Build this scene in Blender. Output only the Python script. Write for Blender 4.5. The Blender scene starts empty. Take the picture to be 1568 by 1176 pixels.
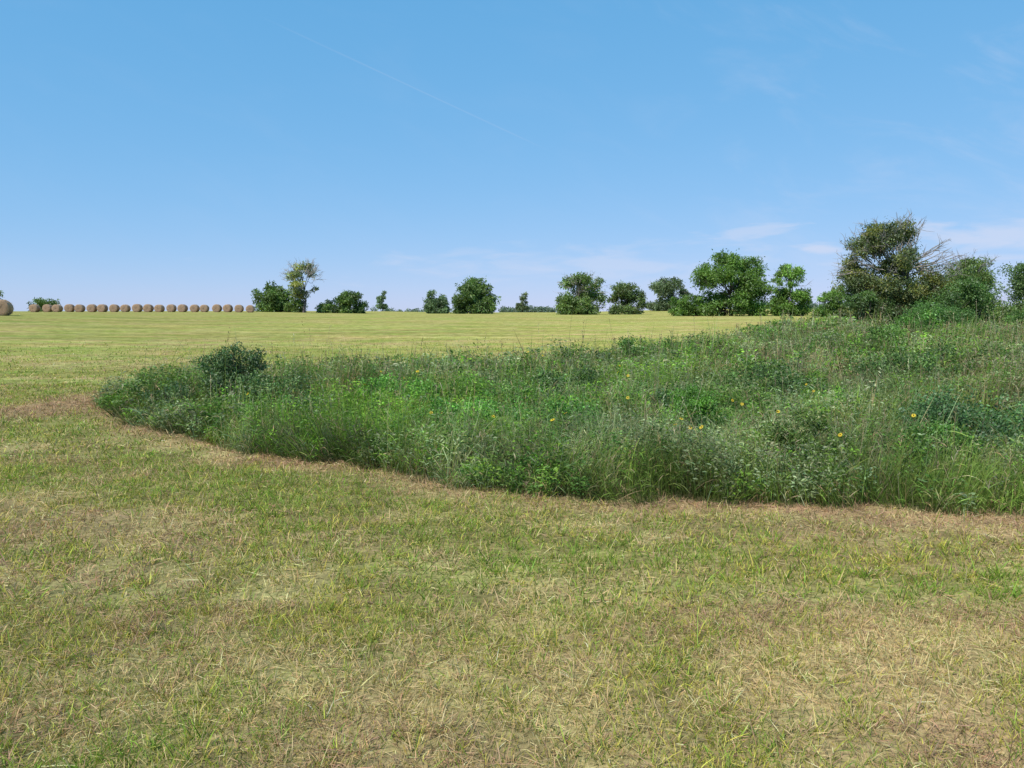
import bpy, math, numpy as np
from mathutils import Vector
rng = np.random.default_rng(7)
scene = bpy.context.scene
scene.view_settings.view_transform = 'Standard'
scene.view_settings.look = 'None'
scene.view_settings.exposure = 0

# ------------------------------------------------------------------ utils
def S(v, a, b):
    t = np.clip((np.asarray(v, float)-a)/(b-a), 0, 1)
    return t*t*(3-2*t)

def _h(ix, iy, seed):
    n = (ix.astype(np.int64)*374761393 + iy.astype(np.int64)*668265263 + seed*974634777) & 0xffffffff
    n = ((n ^ (n >> 13))*1274126177) & 0xffffffff
    n = (n ^ (n >> 16)) & 0xffffffff
    return n/4294967295.0

def vnoise(x, y, seed=0):
    x = np.asarray(x, float); y = np.asarray(y, float)
    ix = np.floor(x); iy = np.floor(y); fx = x-ix; fy = y-iy
    fx = fx*fx*(3-2*fx); fy = fy*fy*(3-2*fy)
    a = _h(ix, iy, seed); b = _h(ix+1, iy, seed); c = _h(ix, iy+1, seed); d = _h(ix+1, iy+1, seed)
    return (a*(1-fx)+b*fx)*(1-fy)+(c*(1-fx)+d*fx)*fy

def fbm(x, y, seed=0, o=3):
    s = 0; a = 1; t = 0
    for i in range(o):
        s = s+a*vnoise(x*2**i+i*17.3, y*2**i-i*9.1, seed+i); t += a; a *= .5
    return s/t

def terrain(x, y):
    x = np.asarray(x, float); y = np.asarray(y, float)
    d = np.hypot(x, y)
    z = S(d, 16, 95)*(0.66+0.5*S(-x, 20, 60)+0.15*S(x, 10, 50))
    z = z+1.0*S(x, 15, 75)*S(d, 140, 260)
    z = z-28*S(d, 250, 1600)
    z = z+0.42*np.exp(-(((x-14)/9.)**2+((y-31)/9.)**2))
    z = z+0.05*(fbm(x*.35, y*.35, 5)-.5)
    return z

THK = np.array([(-6.9,12.9),(-6.1,11.6),(-5.3,10.8),(-3.9,9.5),(-2.8,8.65),(-1.94,8.1),(-1.17,7.55),(-.5,7.13),
  (.38,6.8),(1.2,6.6),(2.2,6.3),(3.17,6.1),(4.0,5.95),(6,5.7),(9,5.6),(14,6),(60,20),(60,66),(40,74),(25,60),
  (19,49),(15,41),(11.5,35),(8.6,30),(4.4,25),(1.6,22),(-1.5,19.8),(-4.2,18.4),(-6.4,17.3),(-7.5,15.8),(-7.4,14.2)], float)

def thk_sd(x, y):
    """signed distance to the unmown patch, positive inside"""
    x = np.asarray(x, float); y = np.asarray(y, float)
    x0, y0 = x, y
    x = x+0.22*(fbm(x0*1.3, y0*1.3, 91)-.5)*2+.20*(fbm(x0*6, y0*6, 93, 2)-.5)
    y = y+0.3*(fbm(x0*1.3, y0*1.3, 55)-.5)*2+.34*(fbm(x0*6, y0*6, 57, 2)-.5)
    dm = np.full(x.shape, 1e9); ins = np.zeros(x.shape, bool)
    n = len(THK)
    for i in range(n):
        ax, ay = THK[i]; bx, by = THK[(i+1) % n]
        ex, ey = bx-ax, by-ay
        t = np.clip(((x-ax)*ex+(y-ay)*ey)/(ex*ex+ey*ey), 0, 1)
        dm = np.minimum(dm, (x-ax-t*ex)**2+(y-ay-t*ey)**2)
        c = ((ay > y) != (by > y))
        with np.errstate(divide='ignore', invalid='ignore'):
            xi = (bx-ax)*(y-ay)/(by-ay if by != ay else 1e-9)+ax
        ins ^= (c & (x < xi))
    return np.where(ins, 1, -1)*np.sqrt(dm)

class Geo:
    def __init__(s): s.v = []; s.f = []; s.c = []; s.m = []; s.n = 0
    def add(s, v, f, c, m=0):
        if len(v) == 0: return
        s.v.append(np.asarray(v, np.float32)); s.f.append(np.asarray(f, np.int64)+s.n)
        s.c.append(np.asarray(c, np.float32)); s.m.append(np.full(len(f), m, np.int32)); s.n += len(v)
    def build(s, name, mats, smooth=False, loc=None):
        v = np.concatenate(s.v); f = np.concatenate(s.f); c = np.concatenate(s.c); m = np.concatenate(s.m)
        if loc is not None: v = v-np.asarray(loc, np.float32)
        me = bpy.data.meshes.new(name)
        me.vertices.add(len(v)); me.vertices.foreach_set('co', v.ravel())
        me.loops.add(f.size); me.loops.foreach_set('vertex_index', f.ravel().astype(np.int32))
        me.polygons.add(len(f)); me.polygons.foreach_set('loop_start', (np.arange(len(f))*4).astype(np.int32))
        me.polygons.foreach_set('material_index', m)
        if smooth is True: me.polygons.foreach_set('use_smooth', np.ones(len(f), bool))
        me.update(calc_edges=True)
        a = me.color_attributes.new('Col', 'FLOAT_COLOR', 'POINT')
        a.data.foreach_set('color', np.concatenate([c, np.ones((len(c), 1), np.float32)], 1).ravel())
        for mt in mats: me.materials.append(mt)
        o = bpy.data.objects.new(name, me)
        if loc is not None: o.location = loc
        scene.collection.objects.link(o)
        return o

def unit(a): return a/np.maximum(np.linalg.norm(a, axis=-1, keepdims=True), 1e-9)

def ribbons(base, d0, L, W, bend, prof, c0, c1, side=None):
    """curved tapering strips (blades, leaves, petals); returns v,f,c"""
    N = len(base); K = len(prof)
    if N == 0: return np.zeros((0, 3)), np.zeros((0, 4)), np.zeros((0, 3))
    L = np.broadcast_to(L, (N,)); W = np.broadcast_to(W, (N,)); bend = np.broadcast_to(bend, (N,))
    d0 = unit(d0)
    if side is None:
        side = unit(np.cross(d0, rng.normal(size=(N, 3))))
    t = np.linspace(0, 1, K)
    P = base[:, None, :]+d0[:, None, :]*(L[:, None]*t)[..., None]
    P[:, :, 2] -= (L*bend)[:, None]*t**2
    w = (W[:, None]*np.asarray(prof)[None, :]*.5)[..., None]*side[:, None, :]
    V = np.stack([P-w, P+w], 2).reshape(-1, 3)
    b = (np.arange(N)*2*K)[:, None]+(np.arange(K-1)*2)[None, :]
    F = np.stack([b, b+1, b+3, b+2], -1).reshape(-1, 4)
    C = c0[:, None, :]*(1-t)[None, :, None]+c1[:, None, :]*t[None, :, None]
    C = np.repeat(C, 2, 1).reshape(-1, 3)
    return V, F, C

def tube(P, R, col, sides=6):
    P = np.asarray(P, float); K = len(P); R = np.asarray(R, float)
    T = unit(np.gradient(P, axis=0))
    ref = np.array([.9, .3, .2]) if abs(T[0][2]) > .6 else np.array([0, 0, 1.])
    A = unit(np.cross(T, ref)); B = np.cross(T, A)
    a = np.linspace(0, 2*np.pi, sides, endpoint=False)
    V = P[:, None, :]+R[:, None, None]*(np.cos(a)[None, :, None]*A[:, None, :]+np.sin(a)[None, :, None]*B[:, None, :])
    F = []
    for i in range(K-1):
        for j in range(sides):
            F.append((i*sides+j, i*sides+(j+1) % sides, (i+1)*sides+(j+1) % sides, (i+1)*sides+j))
    return V.reshape(-1, 3), np.array(F), np.tile(col, (K*sides, 1))

def jit(n, col, amt=.2, hue=.08):
    c = np.asarray(col, float)
    c = np.broadcast_to(c, (n, 3)) if c.ndim == 1 else c
    b = np.exp(rng.normal(0, amt, (n, 1)))
    return np.clip(c*b*np.exp(rng.normal(0, hue, (n, 3))), .004, .85)

# -------------------------------------------------------------- materials
def new_mat(name):
    m = bpy.data.materials.new(name); m.use_nodes = True
    nt = m.node_tree; nt.nodes.clear()
    return m, nt, nt.nodes, nt.links

def leaf_mat(name, trans=.3, gloss=.05, rough=.45, tint=(1.15, 1.2, .6)):
    m, nt, N, Lk = new_mat(name)
    out = N.new('ShaderNodeOutputMaterial'); at = N.new('ShaderNodeAttribute'); at.attribute_name = 'Col'
    df = N.new('ShaderNodeBsdfDiffuse'); tr = N.new('ShaderNodeBsdfTranslucent'); gl = N.new('ShaderNodeBsdfGlossy')
    gl.inputs['Roughness'].default_value = rough; gl.inputs['Color'].default_value = (.9, .95, 1, 1)
    mu = N.new('ShaderNodeMix'); mu.data_type = 'RGBA'; mu.blend_type = 'MULTIPLY'; mu.inputs[0].default_value = 1
    mu.inputs[7].default_value = (*tint, 1)
    Lk.new(at.outputs['Color'], mu.inputs[6]); Lk.new(at.outputs['Color'], df.inputs['Color']); Lk.new(mu.outputs[2], tr.inputs['Color'])
    m1 = N.new('ShaderNodeMixShader'); m1.inputs[0].default_value = trans
    Lk.new(df.outputs[0], m1.inputs[1]); Lk.new(tr.outputs[0], m1.inputs[2])
    m2 = N.new('ShaderNodeMixShader'); m2.inputs[0].default_value = gloss
    Lk.new(m1.outputs[0], m2.inputs[1]); Lk.new(gl.outputs[0], m2.inputs[2]); Lk.new(m2.outputs[0], out.inputs[0])
    return m

M_mown = leaf_mat('mown_grass', .28, .015, .6)
M_tall = leaf_mat('tall_grass', .36, .015, .55)
M_leaf = leaf_mat('tree_leaves', .35, .03, .5)
M_petal = leaf_mat('petals', .25, .02, .6, (1, 1, 1))

def bark_mat():
    m, nt, N, Lk = new_mat('bark')
    out = N.new('ShaderNodeOutputMaterial'); at = N.new('ShaderNodeAttribute'); at.attribute_name = 'Col'
    ns = N.new('ShaderNodeTexNoise'); ns.inputs['Scale'].default_value = 9; ns.inputs['Detail'].default_value = 5
    rp = N.new('ShaderNodeMapRange'); rp.inputs[3].default_value = .5; rp.inputs[4].default_value = 1.5
    Lk.new(ns.outputs[0], rp.inputs[0])
    vm = N.new('ShaderNodeVectorMath'); vm.operation = 'SCALE'
    Lk.new(at.outputs['Color'], vm.inputs[0]); Lk.new(rp.outputs[0], vm.inputs['Scale'])
    bs = N.new('ShaderNodeBsdfPrincipled'); bs.inputs['Roughness'].default_value = .9
    Lk.new(vm.outputs[0], bs.inputs['Base Color']); Lk.new(bs.outputs[0], out.inputs[0])
    return m
M_bark = bark_mat()

def ground_mat():
    m, nt, N, Lk = new_mat('mown_field_ground')
    out = N.new('ShaderNodeOutputMaterial'); at = N.new('ShaderNodeAttribute'); at.attribute_name = 'Col'
    tc = N.new('ShaderNodeTexCoord')
    def noise(scale, det, lo, hi, mapscale=(1, 1, 1), rot=0):
        mp = N.new('ShaderNodeMapping'); mp.inputs['Scale'].default_value = mapscale; mp.inputs['Rotation'].default_value = (0, 0, rot)
        ns = N.new('ShaderNodeTexNoise'); ns.inputs['Scale'].default_value = scale; ns.inputs['Detail'].default_value = det
        ns.inputs['Roughness'].default_value = .65
        Lk.new(tc.outputs['Object'], mp.inputs[0]); Lk.new(mp.outputs[0], ns.inputs['Vector'])
        rp = N.new('ShaderNodeMapRange'); rp.inputs[1].default_value = .3; rp.inputs[2].default_value = .7
        rp.inputs[3].default_value = lo; rp.inputs[4].default_value = hi
        Lk.new(ns.outputs[0], rp.inputs[0]); return rp.outputs[0], ns.outputs[0]
    a, ra = noise(26, 5, .5, 1.5)
    b, rb = noise(2.0, 6, .60, 1.40)
    c, rc = noise(1.0, 5, .76, 1.24, (.07, .38, 1))
    m1 = N.new('ShaderNodeMath'); m1.operation = 'MULTIPLY'; Lk.new(a, m1.inputs[0]); Lk.new(b, m1.inputs[1])
    m2 = N.new('ShaderNodeMath'); m2.operation = 'MULTIPLY'; Lk.new(m1.outputs[0], m2.inputs[0]); Lk.new(c, m2.inputs[1])
    vm = N.new('ShaderNodeVectorMath'); vm.operation = 'SCALE'
    Lk.new(at.outputs['Color'], vm.inputs[0]); Lk.new(m2.outputs[0], vm.inputs['Scale'])
    e, re = noise(.8, 5, 0, 1, (.20, .6, 1), .12)
    mixc = N.new('ShaderNodeMix'); mixc.data_type = 'RGBA'; mixc.blend_type = 'MULTIPLY'; mixc.inputs[0].default_value = 1
    hue = N.new('ShaderNodeMix'); hue.data_type = 'RGBA'; hue.inputs[6].default_value = (.74, 1.0, .72, 1); hue.inputs[7].default_value = (1.18, 1.0, 1.15, 1)
    Lk.new(e, hue.inputs[0]); Lk.new(vm.outputs[0], mixc.inputs[6]); Lk.new(hue.outputs[2], mixc.inputs[7])
    bp = N.new('ShaderNodeBump'); bp.inputs['Strength'].default_value = .5; bp.inputs['Distance'].default_value = .03
    Lk.new(ra, bp.inputs['Height'])
    bs = N.new('ShaderNodeBsdfDiffuse'); bs.inputs['Roughness'].default_value = .8
    Lk.new(mixc.outputs[2], bs.inputs['Color']); Lk.new(bp.outputs[0], bs.inputs['Normal']); Lk.new(bs.outputs[0], out.inputs[0])
    return m
M_ground = ground_mat()

GREEN = np.array([.22, .33, .040]); YEL = np.array([.49, .455, .085]); STRAW = np.array([.68, .51, .25]); PINK = np.array([.47, .30, .18])

def field_mix(x, y):
    """returns weights: straw amount 0..1, green amount 0..1, border-litter amount"""
    sd = -thk_sd(x, y)
    near = np.exp(-np.clip(sd, 0, 99)/9.)
    bands = fbm((x+.25*y)*.16+3, (y-.15*x)*.42, 21)
    # mower passes follow the edge of the patch
    ring = vnoise(sd*1.15+.25*fbm(x*.4, y*.4, 23), (x-y)*.07, 25)
    bands = bands*(1-.6*near)+ring*.6*near
    patch = fbm(x*1.2, y*1.2, 31)
    fine = vnoise(x*4, y*4, 77)
    straw = np.clip(.22+1.7*(bands-.46)+2.5*(patch-.5)+1.1*(fine-.5), 0, 1)
    green = np.clip(.52+1.8*(fbm(x*.5+9, y*.5, 41)-.5)+1.4*(fbm(x*1.9, y*1.9, 47)-.5)-.5*(ring-.5)*near, 0, 1)
    border = np.exp(-np.clip(sd, 0, 9)/.38)*S(7-x-y*.0, 0, 6)*(.5+1.0*fbm(x*.8, y*.8, 63))
    border = np.clip(border, 0, 1)*(np.hypot(x, y) < 30)
    border = np.maximum(border, 1.3*np.exp(-(((x+7.6)/.9)**2+((y-13.2)/1.9)**2)))
    return straw, green, np.clip(border, 0, 1)

# ---------------------------------------------------------------- ground
def make_ground():
    nx, ny = 901, 760
    ux = np.linspace(-6.0, 6.0, nx); uy = np.linspace(-1.2, 6.35, ny)
    X = 15*np.sinh(ux); Y = 15*np.sinh(uy)
    xx, yy = np.meshgrid(X, Y)
    x = xx.ravel(); y = yy.ravel(); z = terrain(x, y)
    d = np.hypot(x, y)
    st, gr, bo = field_mix(x, y)
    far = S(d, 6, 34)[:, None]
    near = np.array([.20, .155, .075])  # soil and thatch, darkened to paint shade into the gaps between tufts
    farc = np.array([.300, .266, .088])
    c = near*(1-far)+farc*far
    g_ = (.5*gr)[:, None]*(.5+.5*far)
    c = c*(1-g_)+np.array([.195, .245, .052])*g_
    c = c*(1-.45*st[:, None])+np.array([.41, .32, .165])*.45*st[:, None]
    c = c*(1-.8*bo[:, None])+PINK*.64*.8*bo[:, None]
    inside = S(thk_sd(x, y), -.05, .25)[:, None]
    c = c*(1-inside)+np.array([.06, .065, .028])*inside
    i = np.arange(ny-1)[:, None]*nx+np.arange(nx-1)[None, :]
    F = np.stack([i, i+1, i+nx+1, i+nx], -1).reshape(-1, 4)
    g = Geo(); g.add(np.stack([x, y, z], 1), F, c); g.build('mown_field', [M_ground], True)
make_ground()

# ------------------------------------------------------------ mown grass
def sample_view(n, d0, d1, half=.82):
    d = np.sqrt(rng.uniform(d0*d0, d1*d1, n)); s = rng.uniform(-half, half, n)
    return s*d, d

def make_mown():
    g = Geo()
    for d0, d1, dens, w, h, K, per in [(1.7, 4.2, 8600, .0034, .054, 3, 30), (4.2, 8.5, 3300, .0050, .056, 3, 22), (8.5, 17, 850, .0090, .058, 3, 12), (17, 45, 80, .024, .058, 2, 5)]:
        area = .82*(d1*d1-d0*d0); n = int(area*dens)
        nt = max(n//per, 10)
        tx, ty = sample_view(nt, d0, d1)
        k = rng.integers(0, nt, n)
        loose = rng.random(n) < .30
        lx, ly = sample_view(n, d0, d1)
        tr_ = (rng.uniform(.5, 1.6, nt)*.029*(w/.0034)**.5)[k]
        ox = rng.normal(0, 1, n)*tr_; oy = rng.normal(0, 1, n)*tr_
        x = np.where(loose, lx, tx[k]+ox); y = np.where(loose, ly, ty[k]+oy)
        if d1 > 40:
            ok = rng.random(n) < 1-S(np.hypot(x, y), 20, 45)
            x, y, k, loose, ox, oy = (q[ok] for q in (x, y, k, loose, ox, oy))
        ok = thk_sd(x, y) < .05
        x, y, k, loose, ox, oy = (q[ok] for q in (x, y, k, loose, ox, oy)); n = len(x)
        st, gr, bo = field_mix(x, y)
        th = rng.random(nt)[k]; th2 = rng.random(nt)[k]
        pst = np.clip(.12+.68*st+.95*(th2-.72)*(~loose)*(th2 > .6), 0, 1)
        pst = np.where((th2 > .93) & ~loose, .92, pst)
        isst = (rng.random(n) < pst) | (rng.random(n) < bo*.95)
        gcol = np.where((rng.random(n) < (.16+.6*gr+.9*(th-.5)))[:, None], GREEN, YEL)
        col = np.where(isst[:, None], STRAW, gcol)
        pk = fbm(x*1.5+40, y*1.5, 71)
        isp = rng.random(n) < (np.clip(.40+2.4*(pk-.5), .05, .9)+.65*bo)
        col = np.where((isst & isp)[:, None], PINK, col)
        col = jit(n, col, .26, .07)
        flat = (rng.random(n) < np.where(isst, .42, .04))
        az = np.where(loose, rng.uniform(0, 2*np.pi, n), np.arctan2(oy, ox)+rng.normal(0, .5, n))
        up = np.where(flat, rng.uniform(.0, .35, n), rng.uniform(.8, 3.2, n))
        dr = np.stack([np.cos(az), np.sin(az), up], 1)
        L = h*rng.lognormal(0, .33, n)*(.5+1.0*th)*np.where(flat, .8, 1)
        base = np.stack([x, y, terrain(x, y)+np.where(flat, rng.uniform(.003, .025, n), -.004)], 1)
        prof = [1, .8, .12] if K == 3 else [1, .25]
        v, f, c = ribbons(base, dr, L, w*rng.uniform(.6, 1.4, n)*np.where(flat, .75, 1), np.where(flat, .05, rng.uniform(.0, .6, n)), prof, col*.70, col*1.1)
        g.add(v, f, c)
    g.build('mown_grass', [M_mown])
make_mown()

# ---------------------------------------------------- tall unmown patch
TG = np.array([.215, .31, .060]); TGREY = np.array([.30, .36, .175]); TBRIGHT = np.array([.22, .40, .045]); TBROWN = np.array([.42, .32, .17]); TDRY = np.array([.58, .48, .31])
# shrubs in the patch: x, y, height, width, colour, leaves, leaf size, seed
SHR = [(-4.65, 12.9, 1.22, 1.15, (.085, .15, .050), 12000, .036, 240), (-4.1, 12.4, .76, 1.9, (.11, .18, .055), 8500, .038, 41),
 (2.15, 9.3, .80, 1.0, (.11, .24, .032), 11000, .028, 42), (3.05, 7.8, .76, 1.15, (.12, .19, .038), 12000, .026, 43),
 (5.35, 8.9, .76, 1.7, (.075, .15, .050), 12000, .034, 44), (1.0, 13.2, .74, 1.5, (.10, .19, .045), 5500, .042, 45),
 (3.3, 21.0, 1.0, 1.3, (.11, .22, .042), 3600, .05, 46), (-2.0, 12.6, .66, 1.7, (.12, .27, .04), 6500, .038, 49),
 (4.6, 13.5, .80, 2.1, (.10, .18, .045), 7500, .045, 50), (8.0, 15.5, .90, 2.3, (.10, .17, .045), 7500, .05, 51),
 (.6, 9.6, .60, 1.3, (.10, .24, .04), 6000, .034, 52), (-.6, 10.3, .60, 1.6, (.12, .28, .04), 6500, .034, 55),
 (15.6, 30, 1.3, 2.4, (.11, .23, .04), 6000, .075, 47), (18.6, 34, 1.5, 3.2, (.10, .20, .04), 8000, .08, 48),
 (12.0, 25, .98, 2.4, (.11, .20, .04), 5500, .065, 53), (21.0, 38, 1.8, 3.6, (.10, .20, .04), 9000, .085, 54),
 (10.5, 19, .92, 2.2, (.10, .17, .045), 5500, .055, 56), (24.5, 37, 1.6, 3.4, (.10, .18, .04), 8000, .085, 57), (-5.4, 12.1, .62, 1.0, (.10, .16, .055), 4000, .04, 58),
 (2.6, 11.2, .66, 1.3, (.085, .17, .045), 6000, .036, 59), (4.2, 7.6, .6, .9, (.10, .20, .04), 6000, .028, 60), (-3.0, 10.6, .55, 1.1, (.11, .22, .05), 5000, .034, 61)]

def shrub_near(x, y):
    m = np.zeros(x.shape)
    for s in SHR: m = np.maximum(m, np.exp(-(((x-s[0])**2+(y-s[1]+.2)**2)/(s[3]*.6)**2)**1.5))
    return m

def thk_points(d0, d1, dens, half=.80):
    area = half*(d1*d1-d0*d0); n = int(area*dens)
    x, y = sample_view(n, d0, d1, half)
    sd = thk_sd(x, y); ok = (sd > 0) & (rng.random(n) > .6*shrub_near(x, y))
    return x[ok], y[ok], sd[ok]

def thk_height(x, y, sd):
    d = np.hypot(x, y)
    h = .26+.29*fbm(x*.45, y*.45, 11)+.48*(fbm(x*1.3, y*1.3, 13)-.5)+.10*S(d, 9, 17)+.15*S(d, 18, 40)
    h = h+.22*np.clip(vnoise(x*2.3, y*2.3, 17)-.70, 0, 1)/.30
    return np.maximum(h, .17)*(.64+.36*S(sd, 0, .7))*(1-.45*shrub_near(x, y))

def thk_tone(x, y):
    d = np.hypot(x, y)
    brown = np.clip(.09+1.9*(fbm(x*.3, y*.3, 101)-.5)+.60*S(x, 3, 12)*S(d, 8, 20), 0, .85)
    bright = np.clip(2.6*(fbm(x*.5+5, y*.5, 103)-.52)+.7*np.exp(-(((x+.2)/3)**2+((y-11)/2.4)**2)), 0, 1)
    grey = np.clip(.40+2.6*(fbm(x*.7, y*.7, 107)-.5), 0, 1)
    return brown, bright, grey

def mott(x, y):
    return (.22+1.40*fbm(x*1.2, y*1.2, 119))*(.58+.78*vnoise(x*3.3, y*3.3, 121))

def tone_col(x, y, extra=0):
    n = len(x); br, bg, gy = thk_tone(x, y)
    col = np.where((rng.random(n) < gy)[:, None], TGREY, TG)
    col = np.where((rng.random(n) < bg*.75)[:, None], TBRIGHT, col)
    col = np.where((rng.random(n) < br*.62+extra)[:, None], TBROWN, col)
    return col*mott(x, y)[:, None]

def make_tall():
    g = Geo()
    for d0, d1, dens, w in [(5, 9.5, 2000, .0050), (9.5, 15, 820, .0078), (15, 28, 250, .0145), (28, 64, 44, .033)]:
        x, y, sd = thk_points(d0, d1, dens)
        cl = vnoise(x*6, y*6, 201)*.6+.5*vnoise(x*2, y*2, 205); ok = rng.random(len(x)) < -.22+1.65*cl
        x, y, sd = x[ok], y[ok], sd[ok]; n = len(x)
        H = thk_height(x, y, sd)*rng.lognormal(0, .27, n)
        az = rng.uniform(0, 2*np.pi, n)
        lean = np.abs(rng.normal(.24, .28, n))
        dr = np.stack([np.cos(az)*lean, np.sin(az)*lean, np.ones(n)], 1)
        wl = (vnoise(x*1.1, y*1.1, 215)-.5)*.9; dr[:, 0] += wl
        edge = np.exp(-sd/.35)
        dr[:, 1] -= .55*edge*rng.random(n); dr[:, 0] -= .2*edge
        col = jit(n, tone_col(x, y, .05+.12*edge), .30, .07)
        base = np.stack([x, y, terrain(x, y)-.02], 1)
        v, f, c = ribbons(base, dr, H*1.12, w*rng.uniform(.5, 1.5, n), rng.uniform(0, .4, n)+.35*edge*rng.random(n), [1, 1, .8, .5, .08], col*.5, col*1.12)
        g.add(v, f, c)
        m = int(n*.65); k = rng.integers(0, n, m); t = rng.uniform(.2, .85, m)
        b2 = base[k]+unit(dr[k])*(H[k]*t)[:, None]
        az = rng.uniform(0, 2*np.pi, m); d2 = np.stack([np.cos(az), np.sin(az), rng.uniform(.5, 1.8, m)], 1)
        c2 = jit(m, col[k], .15, .05)
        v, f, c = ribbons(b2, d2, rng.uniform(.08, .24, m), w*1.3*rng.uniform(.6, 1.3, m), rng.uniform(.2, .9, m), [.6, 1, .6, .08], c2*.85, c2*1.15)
        g.add(v, f, c)
        br, _, _ = thk_tone(x, y)
        sp = S(vnoise(x*.9, y*.9, 221), .5, .8)
        k = np.nonzero(rng.random(n) < .006+.045*br+.022*sp)[0]; m = len(k)
        hs = H[k]*rng.uniform(1.05, 1.4, m)+.02
        dd = unit(dr[k]*np.array([.6, .6, 1]))
        sc = jit(m, np.where((rng.random(m) < .4)[:, None], TDRY*.85, TBROWN*.7), .28, .05)
        v, f, c = ribbons(base[k], dd, hs, w*.55, .03, [1, .9, .7], sc*.6, sc); g.add(v, f, c)
        for q in range(6):
            az = rng.uniform(0, 2*np.pi, m); up = rng.uniform(.8, 3, m)
            bb = base[k]+dd*(hs*(.80+.19*q/5))[:, None]
            v, f, c = ribbons(bb, np.stack([np.cos(az), np.sin(az), up], 1), rng.uniform(.03, .075, m), w*1.2, .15, [.3, 1, .15], sc*.8, sc); g.add(v, f, c)
    g.build('tall_grass_patch', [M_tall])
make_tall()

def make_weeds():
    """leafy forbs standing among the tall grass"""
    g = Geo()
    for d0, d1, dens, nl, ls in [(5, 9.5, 85, 42, .040), (9.5, 15, 58, 34, .054), (15, 28, 19, 28, .086), (28, 64, 3.4, 30, .14)]:
        x, y, sd = thk_points(d0, d1, dens)
        pat = fbm(x*.9, y*.9, 401); ok = rng.random(len(x)) < S(pat, .33, .58)*.95+.12
        x, y, sd = x[ok], y[ok], sd[ok]
        n = len(x)
        H = thk_height(x, y, sd)*rng.uniform(.65, 1.3, n)
        az = rng.uniform(0, 2*np.pi, n); lean = np.abs(rng.normal(0, .18, n))
        dr = unit(np.stack([np.cos(az)*lean, np.sin(az)*lean, np.ones(n)], 1))
        base = np.stack([x, y, terrain(x, y)-.02], 1)
        _, bg, gy = thk_tone(x, y)
        sp = fbm(x*1.2, y*1.2, 411)
        pc = np.where((rng.random(n) < .12+bg*.7)[:, None], TBRIGHT*.95, np.where((sp+rng.normal(0, .06, n) < .53)[:, None], np.array([.12, .225, .045]), TGREY*.95))
        pc = jit(n, pc*(.35+.65*mott(x, y))[:, None], .30, .06)
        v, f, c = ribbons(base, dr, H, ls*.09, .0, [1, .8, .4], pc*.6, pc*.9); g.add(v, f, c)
        k = np.repeat(np.arange(n), nl); m = len(k)
        t = np.sqrt(rng.uniform(.08, 1.0, m))
        b2 = base[k]+dr[k]*(H[k]*t)[:, None]
        a2 = rng.uniform(0, 2*np.pi, m)
        spread = H[k]*.26*rng.random(m)*(t > .35)
        b2[:, 0] += np.cos(a2)*spread; b2[:, 1] += np.sin(a2)*spread
        d2 = np.stack([np.cos(a2), np.sin(a2), rng.uniform(-.1, 1.1, m)], 1)
        c2 = jit(m, pc[k], .16, .05)
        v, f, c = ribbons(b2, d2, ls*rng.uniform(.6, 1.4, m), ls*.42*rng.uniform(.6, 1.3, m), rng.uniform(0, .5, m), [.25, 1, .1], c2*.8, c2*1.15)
        g.add(v, f, c)
    g.build('leafy_weeds', [M_tall])
make_weeds()

def make_flowers():
    g = Geo()
    pts = [(-1.35, 11.2), (-1.2, 9.8), (-1.15, 9.7), (.4, 8.0), (1.35, 7.9), (1.45, 7.5), (2.1, 13.6), (1.55, 13), (1.8, 7.6), (2.3, 14.4), (2.8, 9.7), (-4.1, 11.4), (3.4, 8.8), (4.9, 8.0), (.7, 9.0), (3.4, 7.3), (2.0, 12.9), (-2.2, 14), (.5, 17), (-1.8, 12.0), (1.4, 11), (4.2, 10.4), (-.2, 8.6), (3.2, 12.0)]
    for (px, py) in pts:
        for q in range(1+int(rng.random() < .45)):
            x = px+rng.normal(0, .25); y = py+rng.normal(0, .4)
            h = float(thk_height(np.array([x]), np.array([y]), np.array([1.]))[0])*rng.uniform(1.15, 1.4)+.04
            z = float(terrain(x, y)); top = np.array([x, y, z+h])
            nrm = unit(np.array([rng.normal(-.25, .35), rng.normal(-.5, .35), .7]))
            A = unit(np.cross(nrm, [1, .2, .1])); B = np.cross(nrm, A)
            n = 11; a = np.linspace(0, 2*np.pi, n, endpoint=False)+rng.uniform(0, .5)
            d = np.cos(a)[:, None]*A+np.sin(a)[:, None]*B
            sd_ = -np.sin(a)[:, None]*A+np.cos(a)[:, None]*B
            col = jit(n, [.80, .58, .03], .08, .03)
            s = rng.uniform(.014, .025)
            v, f, c = ribbons(top+d*.005, d+nrm*.15, s, s*.42, .1, [.5, 1, .7, .15], col*.85, col, side=sd_); g.add(v, f, c, 0)
            v, f, c = tube([top-nrm*.004, top+nrm*.004, top+nrm*.008], [.006, .007, .002], [.16, .08, .015], 7); g.add(v, f, c, 0)
            v, f, c = tube([[x, y, z], [x+rng.normal(0, .01), y, z+h*.5], top-nrm*.004], [.003, .0025, .002], [.08, .13, .03], 4); g.add(v, f, c, 0)
    g.build('yellow_wildflowers', [M_petal])
make_flowers()

# ------------------------------------------------------------------ trees
def crown_prof(t, rnd):
    if rnd: return np.sqrt(max(0, 1-((t-.5)/.5)**2))
    return np.sqrt(max(0, 1-((t-.36)/.64)**2)) if t > .36 else .88+.12*np.sin(t/.36*np.pi/2)

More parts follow.
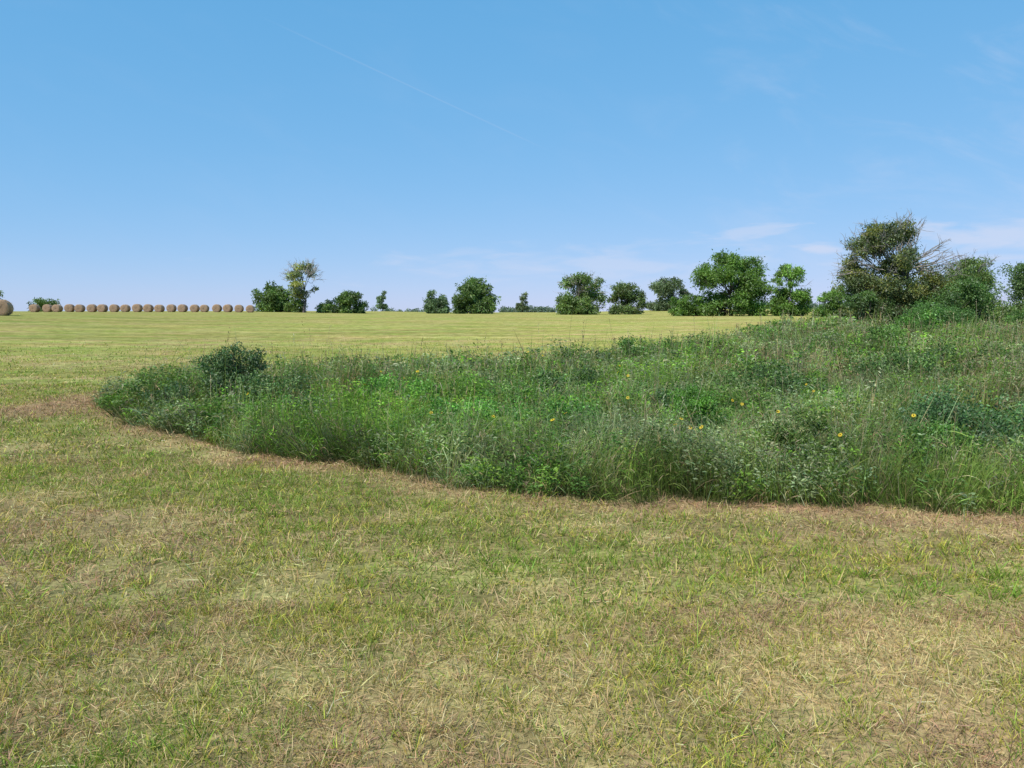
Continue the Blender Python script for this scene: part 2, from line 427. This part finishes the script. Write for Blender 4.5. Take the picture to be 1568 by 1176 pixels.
def make_tree(name, x, y, h, w, trunk_h, col, nl=16, leaves=6000, ls=.3, lobe=.36, bare=0, bark=(.10, .08, .06), stems=1, dens_var=.5, seed=0, tip=None, barecol=(.20, .17, .15), xoff=0., rnd=False, ragged=.07):
    global rng
    keep = rng; rng = np.random.default_rng(1000+seed)
    z0 = float(terrain(x, y))-.05
    g = Geo(); col = np.asarray(col, float); bark = np.asarray(bark, float)
    ch = h-trunk_h; cz = trunk_h+ch*.5; rx = w/2; rz = ch/2
    C = []; R = []
    if not rnd:   # low skirt of foliage reaching the ground
        ns = 8
        for i in range(ns):
            a = 6.283*(i+rng.uniform(-.3, .3))/ns; rad = lobe*rng.uniform(.7, 1.05)
            r = (.95-rad)*rng.uniform(.8, 1.05)
            C.append(np.array([np.cos(a)*r*rx+xoff*rx, np.sin(a)*r*rx, trunk_h+max(rad*rx*.45, .10*ch)*rng.uniform(.8, 1.3)])); R.append(rad)
        nl += ns
    for i in range(nl*40):
        if len(C) >= nl: break
        rad = lobe*rng.uniform(.6, 1.2); a = rng.uniform(0, 6.283)
        lo = min(rad*rx*.8/ch, .45)
        t = rng.uniform(lo, max(1-rad*rx*.85/ch, lo+.1))
        r = max(0, crown_prof(t, rnd)-rad*.7)*rng.random()**.4
        c = np.array([np.cos(a)*r*rx+xoff*rx, np.sin(a)*r*rx, trunk_h+t*ch])
        if C and min(np.linalg.norm((c-q)/np.array([rx, rx, rz])) for q in C) < .20: continue
        C.append(c); R.append(rad)
    C = np.array(C); R = np.array(R)
    tops = []
    for s in range(stems):
        a = rng.uniform(0, 6.28); off = 0 if stems == 1 else .14*w*rng.random()
        p0 = np.array([np.cos(a)*off*.3, np.sin(a)*off*.3, 0]); p3 = np.array([np.cos(a)*off*1.3+xoff*rx*.5, np.sin(a)*off*1.3, trunk_h+ch*.62])
        t = np.linspace(0, 1, 7)[:, None]
        P = p0*(1-t)+p3*t+np.concatenate([[np.zeros(3)], rng.normal(0, .02*h, (6, 3))*[1, 1, 0]])
        r0 = h*.020/(stems**.4)
        v, f, c = tube(P+[x, y, z0], r0*np.array([1.5, 1.05, .95, .8, .6, .42, .25]), bark, 7); g.add(v, f, c, 1)
        tops.append((P, r0))
    allsub = []; subR = []; tone = []
    for c0, rad in zip(C, R):
        P, r0 = tops[rng.integers(0, stems)]
        zf = np.clip((c0[2]*.55)/max(P[-1][2], .1), .06, .95)*6
        i = int(zf); fr = zf-i; st = P[i]*(1-fr)+P[min(i+1, 6)]*fr
        mid = st*.45+c0*.55+rng.normal(0, .03*h, 3); mid[2] -= .03*h*rng.random(); mid[2] = max(mid[2], .04*h)
        v, f, c = tube(np.array([st, st*.6+mid*.4, mid, c0])+[x, y, z0], r0*np.array([.42, .34, .24, .12]), bark, 5); g.add(v, f, c, 1)
        ns = rng.integers(8, 14); ltone = np.exp(rng.normal(0, .14))
        for q in range(ns):
            u = unit(rng.normal(size=3)); u[2] = u[2]*.85+.08
            sc = c0+u*rx*rad*rng.uniform(.45, 1.0)
            sc[2] = min(max(sc[2], trunk_h*.8+.03*h*(1+rng.random())), h*.97)
            allsub.append(sc); subR.append(rad*rx*rng.uniform(.28, .52)); tone.append(ltone*np.exp(rng.normal(0, dens_var*.35)))
            mm = (c0+sc)/2+rng.normal(0, .02*h, 3)
            v, f, c = tube(np.array([c0, mm, sc])+[x, y, z0], r0*np.array([.12, .08, .03]), bark, 3); g.add(v, f, c, 1)
    allsub = np.array(allsub); subR = np.array(subR); tone = np.array(tone)
    wgt = subR**2*rng.uniform(.3, 1.4, len(subR)); wgt /= wgt.sum()
    k = rng.choice(len(allsub), leaves, p=wgt)
    u = unit(rng.normal(size=(leaves, 3)))*(rng.random((leaves, 1))**.5)*1.15
    pos = allsub[k]+u*subR[k][:, None]*np.array([1.25, 1.25, .85])
    out = rng.random(leaves) < ragged
    pos[out] += rng.normal(0, .035*w, (out.sum(), 3))
    pos[:, 2] = np.maximum(pos[:, 2], .03*h*rng.random(leaves))
    cc = col*tone[k][:, None]
    if tip is not None:
        mt = rng.random(len(allsub)) < .3
        cc = np.where(mt[k][:, None], np.asarray(tip)*tone[k][:, None], cc)
    cc = jit(leaves, cc, .2, .06)
    d = unit(u*.8+rng.normal(size=(leaves, 3)))
    prof = [.45, 1, .12] if ls < .2 else [.9, .5]
    v, f, c = ribbons(pos+[x, y, z0], d, ls*rng.uniform(.6, 1.4, leaves), ls*.6*rng.uniform(.6, 1.3, leaves), .15, prof, cc*.9, cc*1.1)
    g.add(v, f, c, 0)
    for q in range(bare):
        a = rng.uniform(0, 6.28); e = rng.uniform(.0, 1.4)
        u = np.array([np.cos(a)*np.cos(e), np.sin(a)*np.cos(e), np.sin(e)])
        st = np.array([xoff*rx, 0, cz])+u*np.array([rx, rx, rz])*.45
        en = np.array([xoff*rx, 0, cz])+u*np.array([rx, rx, rz])*rng.uniform(.9, 1.16)
        mid = (st+en)/2+rng.normal(0, .03*h, 3)
        v, f, c = tube(np.array([st, mid, en])+[x, y, z0], h*np.array([.005, .0035, .0012]), barecol, 4); g.add(v, f, c, 1)
        for s in range(5):
            t = rng.uniform(.2, .95); b = mid*(1-t)+en*t; e2 = b+unit(u+rng.normal(0, .7, 3))*h*rng.uniform(.04, .11)
            v, f, c = tube(np.array([b, (b+e2)/2+rng.normal(0, .006*h, 3), e2])+[x, y, z0], h*np.array([.0022, .0016, .0007]), barecol, 3); g.add(v, f, c, 1)
    o = g.build(name, [M_leaf, M_bark], loc=(x, y, z0))
    rng = keep
    return o

G1 = (.125, .200, .045); G2 = (.150, .225, .055); G3 = (.16, .20, .09); G4 = (.135, .240, .040)
make_tree('tree', -51.9, 170, 6.8, 8.8, .05, G1, 18, 9000, .42, .36, seed=1)
make_tree('tree', -44.2, 165, 11.0, 9.4, 2.4, (.20, .24, .10), 16, 3400, .36, .25, bare=60, bark=(.12, .10, .09), seed=202, tip=(.38, .39, .07), barecol=(.38, .34, .31), rnd=True)
make_tree('tree', -35.4, 170, 5.0, 7.6, .05, G1, 14, 7500, .40, .36, seed=3)
make_tree('shrub', -40.0, 168, 2.8, 4.8, .05, G2, 8, 3200, .35, .4, seed=31)
make_tree('shrub', -46.5, 167, 3.0, 4.8, .05, G2, 8, 3200, .35, .4, seed=32)
make_tree('tree', -49.9, 300, 8.8, 5.4, 1.0, (.16, .23, .12), 10, 2200, .5, .32, seed=4)
make_tree('tree', -18.3, 190, 6.1, 6.8, .1, (.13, .20, .085), 14, 7000, .38, .38, seed=5)
make_tree('tree', -8.7, 180, 8.6, 10.8, .1, G1, 26, 15000, .42, .34, seed=6)
make_tree('tree', 4.0, 300, 9.0, 5.6, 1, G3, 8, 2200, .5, .34, seed=7)
make_tree('tree', 12.9, 150, 8.4, 10.4, .05, G2, 24, 13000, .36, .30, bare=34, seed=8, barecol=(.36, .32, .29), xoff=.05)
make_tree('tree', 22.0, 150, 6.2, 7.8, .05, (.14, .20, .06), 16, 8500, .34, .34, bare=8, seed=9)
make_tree('tree', 45.4, 230, 9.8, 13.2, .3, (.14, .19, .085), 18, 10000, .5, .30, bare=6, seed=10)
make_tree('tree', 31.0, 110, 9.0, 11.6, .05, G4, 34, 30000, .26, .27, seed=11)
make_tree('shrub', 25.4, 112, 3.4, 5.6, .05, G4, 12, 7000, .24, .36, seed=12)
make_tree('tree', 37.5, 105, 7.2, 6.2, .1, G4, 18, 13000, .24, .32, bare=12, stems=3, seed=113, bark=(.2, .17, .14))
make_tree('tree', 36.8, 90, 4.0, 4.4, .05, G4, 12, 8000, .20, .36, seed=14)
make_tree('tree', 21.9, 45, 6.6, 6.1, .1, (.125, .165, .062), 40, 66000, .105, .26, bare=85, stems=3, seed=15, tip=(.22, .24, .06), bark=(.14, .115, .10), barecol=(.28, .25, .22))
make_tree('shrub', 23.8, 42, 3.2, 3.8, .05, (.11, .20, .05), 14, 16000, .10, .33, seed=16)
make_tree('shrub', 26.4, 44, 2.8, 4.0, .05, (.12, .21, .05), 12, 12000, .10, .33, seed=22)
make_tree('shrub', 20.0, 43.5, 2.8, 3.0, .05, (.11, .19, .05), 12, 11000, .10, .33, seed=24)
make_tree('tree', 35.0, 60, 5.4, 5.8, .1, G2, 20, 18000, .13, .26, bare=40, stems=4, seed=17, barecol=(.3, .27, .24))
make_tree('tree', 37.0, 55, 4.5, 5.4, .1, (.105, .175, .05), 20, 22000, .13, .33, seed=18)
make_tree('shrub', 30.4, 62, 3.6, 7.0, .05, G2, 14, 14000, .14, .33, seed=19)
make_tree('shrub', 41.0, 70, 4.0, 7.0, .05, G2, 14, 9000, .16, .33, seed=23)
make_tree('shrub', 31.5, 48, 2.0, 4.0, .05, G2, 12, 9000, .11, .33, seed=25)
make_tree('shrub', 27.5, 41, 1.9, 4.2, .05, G2, 12, 9000, .10, .33, seed=26)
make_tree('tree', -133, 200, 6.0, 5.0, .3, G1, 10, 2000, .4, .35, seed=20)
make_tree('shrub', -103.5, 172, 3.2, 6.0, .1, G1, 10, 2400, .35, .36, bare=4, seed=21)
for (x, y, h, w_, col, n, ls, sd_) in SHR:
    make_tree('shrub', x, y, h, w_, .03, col, 22 if h > 1.2 and x < 0 else 9, n, ls, .34, stems=3, seed=sd_, dens_var=.9, ragged=.2)

# distant treelines: one mass beyond the crest
def treeline():
    g = Geo()
    segs = [(-105, -70, 620, 6.6), (-6, 26, 480, 6.8), (120, 260, 430, 6.5)]
    for x0, x1, yy, hh in segs:
        n = int(abs(x1-x0)*1.0); cx = rng.uniform(x0, x1, n); cy = yy+rng.normal(0, 12, n)
        hs = hh*(.45+.75*vnoise(cx*.14, cy*0, 301))*rng.uniform(.7, 1.15, n)
        m = n*130; k = rng.integers(0, n, m)
        u = unit(rng.normal(size=(m, 3)))*rng.random((m, 1))**.4
        P = np.stack([cx[k]+u[:, 0]*3.4, cy[k]+u[:, 1]*3.4, terrain(cx, cy)[k]+hs[k]*(.52+.48*u[:, 2])], 1)
        c = jit(m, (.16, .21, .15), .25, .05)  # aerial haze put into the leaf colour, paler and bluer
        v, f, c = ribbons(P, rng.normal(size=(m, 3)), .9, .7, .1, [.9, .6], c, c); g.add(v, f, c)
    g.build('distant_treeline', [M_leaf])
treeline()

# -------------------------------------------------------------- hay bales
def bale_mat():
    m, nt, N, Lk = new_mat('hay')
    out = N.new('ShaderNodeOutputMaterial'); tc = N.new('ShaderNodeTexCoord')
    sx = N.new('ShaderNodeSeparateXYZ'); Lk.new(tc.outputs['Object'], sx.inputs[0])
    cb = N.new('ShaderNodeCombineXYZ'); Lk.new(sx.outputs['X'], cb.inputs['X']); Lk.new(sx.outputs['Z'], cb.inputs['Z'])
    wv = N.new('ShaderNodeTexWave'); wv.wave_type = 'RINGS'; wv.rings_direction = 'SPHERICAL'
    wv.inputs['Scale'].default_value = 4; wv.inputs['Distortion'].default_value = 3; wv.inputs['Detail'].default_value = 4; wv.inputs['Detail Scale'].default_value = 3
    Lk.new(cb.outputs[0], wv.inputs['Vector'])
    ns = N.new('ShaderNodeTexNoise'); ns.inputs['Scale'].default_value = 22; ns.inputs['Detail'].default_value = 6
    Lk.new(tc.outputs['Object'], ns.inputs['Vector'])
    mx = N.new('ShaderNodeMath'); mx.operation = 'MULTIPLY_ADD'; mx.inputs[1].default_value = .35
    Lk.new(wv.outputs['Fac'], mx.inputs[0]); Lk.new(ns.outputs[0], mx.inputs[2])
    cr = N.new('ShaderNodeValToRGB'); cr.color_ramp.elements[0].position = .35; cr.color_ramp.elements[0].color = (.24, .15, .10, 1)
    cr.color_ramp.elements[1].position = .95; cr.color_ramp.elements[1].color = (.54, .38, .25, 1)
    Lk.new(mx.outputs[0], cr.inputs[0])
    bp = N.new('ShaderNodeBump'); bp.inputs['Distance'].default_value = .05; Lk.new(mx.outputs[0], bp.inputs['Height'])
    bs = N.new('ShaderNodeBsdfDiffuse'); Lk.new(cr.outputs[0], bs.inputs[0]); Lk.new(bp.outputs[0], bs.inputs['Normal']); Lk.new(bs.outputs[0], out.inputs[0])
    return m
M_hay = bale_mat()

def make_bale(x, y, R=.78, Ln=1.5, rot=0., straws=150):
    g = Geo(); n = 40
    prof = [(-.5, .02), (-.515, .3), (-.51, .6), (-.50, .86), (-.475, .955), (-.43, .995), (-.2, 1.0), (0, 1.005), (.2, 1.0), (.43, .995), (.475, .955), (.50, .86), (.51, .6), (.515, .3), (.5, .02)]
    a = np.linspace(0, 2*np.pi, n, endpoint=False)
    V = []
    for py, pr in prof:
        r = pr*R*(1+.018*np.sin(a*3+py*5+x)+.012*rng.normal(size=n))
        z = np.sin(a)*r; z = np.maximum(z, -.93*R)
        V.append(np.stack([np.cos(a)*r, np.full(n, py*Ln)+.012*rng.normal(size=n)*(pr < .9), z], 1))
    V = np.concatenate(V); F = []
    for i in range(len(prof)-1):
        for j in range(n): F.append((i*n+j, i*n+(j+1) % n, (i+1)*n+(j+1) % n, (i+1)*n+j))
    g.add(V, np.array(F), np.tile([.4, .28, .17], (len(V), 1)), 0)
    a = rng.uniform(0, 2*np.pi, straws); rr = np.sqrt(rng.random(straws))*R
    b = np.stack([np.cos(a)*rr, np.where(rng.random(straws) < .5, -.51, .51)*Ln, np.sin(a)*rr], 1)
    e = rng.random(straws) < .5
    b[e] = np.stack([np.cos(a[e])*R, rng.uniform(-.5, .5, e.sum())*Ln, np.sin(a[e])*R], 1)
    b = b[b[:, 2] > -.8*R]; m = len(b)
    c = jit(m, [.5, .36, .2], .2, .05)
    v, f, c = ribbons(b, unit(b)+rng.normal(0, .7, (m, 3)), rng.uniform(.05, .14, m), .014, .3, [1, .8, .3], c, c); g.add(v, f, c, 1)
    o = g.build('hay_bale', [M_hay, M_mown], smooth=True)
    o.location = (x, y, float(terrain(x, y))+.90*R); o.rotation_euler = (0, 0, rot)
for i in range(20):
    make_bale(-92.0+i*2.185+rng.normal(0, .06), 150+rng.normal(0, .25), R=.78*rng.uniform(.95, 1.03), rot=rng.normal(.1, .06))
make_bale(-49.2, 75, R=.80, rot=.3, straws=900)

# ----------------------------------------------------------------- light
EL = math.radians(50); AZ = math.radians(-140)   # azimuth clockwise from +Y
sd = Vector((math.cos(EL)*math.sin(AZ), math.cos(EL)*math.cos(AZ), math.sin(EL)))
sun = bpy.data.lights.new('sun', 'SUN'); sun.energy = 5.0; sun.angle = math.radians(.53); sun.color = (1, .945, .85)
so = bpy.data.objects.new('sun', sun); so.rotation_euler = sd.to_track_quat('Z', 'Y').to_euler(); so.location = (0, 0, 30)
scene.collection.objects.link(so)

w = bpy.data.worlds.new('World'); scene.world = w; w.use_nodes = True
nt = w.node_tree; N = nt.nodes; Lk = nt.links; N.clear()
SK = .13
out = N.new('ShaderNodeOutputWorld'); bg = N.new('ShaderNodeBackground'); bg.inputs[1].default_value = SK
sky = N.new('ShaderNodeTexSky'); sky.sky_type = 'NISHITA'; sky.sun_disc = False; sky.sun_elevation = EL; sky.sun_rotation = AZ
sky.air_density = .75; sky.dust_density = .1; sky.ozone_density = 1.0; sky.altitude = 0
tc = N.new('ShaderNodeTexCoord')
sp = N.new('ShaderNodeSeparateXYZ'); Lk.new(tc.outputs['Generated'], sp.inputs[0])
def math_(op, a, b=None, c=None, clamp=False):
    n = N.new('ShaderNodeMath'); n.operation = op; n.use_clamp = clamp
    for i, v in enumerate((a, b, c)):
        if v is None: continue
        if isinstance(v, (int, float)): n.inputs[i].default_value = v
        else: Lk.new(v, n.inputs[i])
    return n.outputs[0]
def mrange(v, a, b, c=0., d=1., smooth=True):
    n = N.new('ShaderNodeMapRange'); n.interpolation_type = 'SMOOTHSTEP' if smooth else 'LINEAR'
    Lk.new(v, n.inputs[0])
    for i, q in zip((1, 2, 3, 4), (a, b, c, d)): n.inputs[i].default_value = q
    return n.outputs[0]
az = math_('ARCTAN2', sp.outputs['X'], sp.outputs['Y'])
el = math_('ARCSINE', sp.outputs['Z'])
cb = N.new('ShaderNodeCombineXYZ'); Lk.new(math_('MULTIPLY', az, 9.), cb.inputs[0]); Lk.new(math_('MULTIPLY', el, 42.), cb.inputs[1])
ns = N.new('ShaderNodeTexNoise'); ns.inputs['Scale'].default_value = 1.3; ns.inputs['Detail'].default_value = 7; ns.inputs['Roughness'].default_value = .55; ns.inputs['Distortion'].default_value = .4
Lk.new(cb.outputs[0], ns.inputs['Vector'])
nz = ns.outputs[0]
def blob(a0, e0, ra, re, lo, hi, s):
    da = math_('DIVIDE', math_('SUBTRACT', az, math.radians(a0)), math.radians(ra))
    de = math_('DIVIDE', math_('SUBTRACT', el, math.radians(e0)), math.radians(re))
    r = math_('SQRT', math_('ADD', math_('MULTIPLY', da, da), math_('MULTIPLY', de, de)))
    q = math_('SUBTRACT', nz, math_('MULTIPLY', r, .25))
    return math_('MULTIPLY', mrange(q, lo, hi), s)
c = blob(16.9, 5.5, 3.0, .5, .18, .42, .45)
c = math_('MAXIMUM', c, blob(21.2, 4.1, 1.4, .45, .15, .45, .65))
c = math_('MAXIMUM', c, blob(32, 4.3, 7.0, 1.1, .15, .48, .6))
c = math_('MAXIMUM', c, blob(8, 3.2, 18, 1.7, .22, .58, .40))
cb2 = N.new('ShaderNodeCombineXYZ'); Lk.new(math_('ADD', math_('MULTIPLY', az, 5.), math_('MULTIPLY', el, -3.)), cb2.inputs[0]); Lk.new(math_('ADD', math_('MULTIPLY', el, 14.), math_('MULTIPLY', az, 5.)), cb2.inputs[1])
n2 = N.new('ShaderNodeTexNoise'); n2.inputs['Scale'].default_value = 1.1; n2.inputs['Detail'].default_value = 8; n2.inputs['Roughness'].default_value = .6; n2.inputs['Distortion'].default_value = .6
Lk.new(cb2.outputs[0], n2.inputs['Vector'])
cir = math_('MULTIPLY', mrange(n2.outputs[0], .46, .76), mrange(az, .0, .6, .03, .26))
c = math_('MAXIMUM', c, cir)
d1 = Vector((-364, 1232.5, 436.9)).normalized(); d2 = Vector((40, 1215.3, 250)).normalized()
nn = d1.cross(d2).normalized()
def dotv(v):
    n = N.new('ShaderNodeVectorMath'); n.operation = 'DOT_PRODUCT'; n.inputs[1].default_value = v
    Lk.new(tc.outputs['Generated'], n.inputs[0]); return n.outputs['Value']
off = math_('ADD', math_('ABSOLUTE', dotv(nn)), math_('MULTIPLY', math_('SUBTRACT', n2.outputs[0], .5), .0012))
midd = (d1+d2).normalized(); ang = math.cos(d1.angle(d2)/2*1.05)
ct = math_('MULTIPLY', mrange(off, .0003, .0014, 1, 0), mrange(dotv(midd), ang-.004, ang+.010))
ct = math_('MULTIPLY', ct, math_('MULTIPLY', mrange(n2.outputs[0], .35, .6, .15, 1.), .11))
c = math_('MAXIMUM', c, ct)
gr = N.new('ShaderNodeMix'); gr.data_type = 'RGBA'; gr.blend_type = 'MULTIPLY'; gr.inputs[0].default_value = 1; gr.inputs[7].default_value = (.82, 1.12, 1.30, 1)
Lk.new(sky.outputs[0], gr.inputs[6])
# sky colour grade: compress the zenith-to-horizon range per channel
sc_ = N.new('ShaderNodeSeparateColor'); Lk.new(gr.outputs[2], sc_.inputs[0]); cc_ = N.new('ShaderNodeCombineColor')
for i, (gm, kk) in enumerate([(.70, .60), (.31, .612), (.24, .86)]):
    v = math_('POWER', math_('MULTIPLY', sc_.outputs[i], SK), gm)
    Lk.new(math_('MULTIPLY', v, kk/SK), cc_.inputs[i])
mx = N.new('ShaderNodeMix'); mx.data_type = 'RGBA'; mx.inputs[7].default_value = (5.2, 5.6, 6.9, 1)
Lk.new(c, mx.inputs[0]); Lk.new(cc_.outputs[0], mx.inputs[6]); Lk.new(mx.outputs[2], bg.inputs[0]); Lk.new(bg.outputs[0], out.inputs[0])

# ---------------------------------------------------------------- camera
cam = bpy.data.cameras.new('camera'); co = bpy.data.objects.new('camera', cam)
co.location = (0, 0, 1.65); co.rotation_euler = (math.radians(90-5.5), 0, 0)
cam.sensor_width = 36; cam.lens = 27.2; cam.clip_end = 8000; cam.clip_start = .05
scene.collection.objects.link(co); scene.camera = co
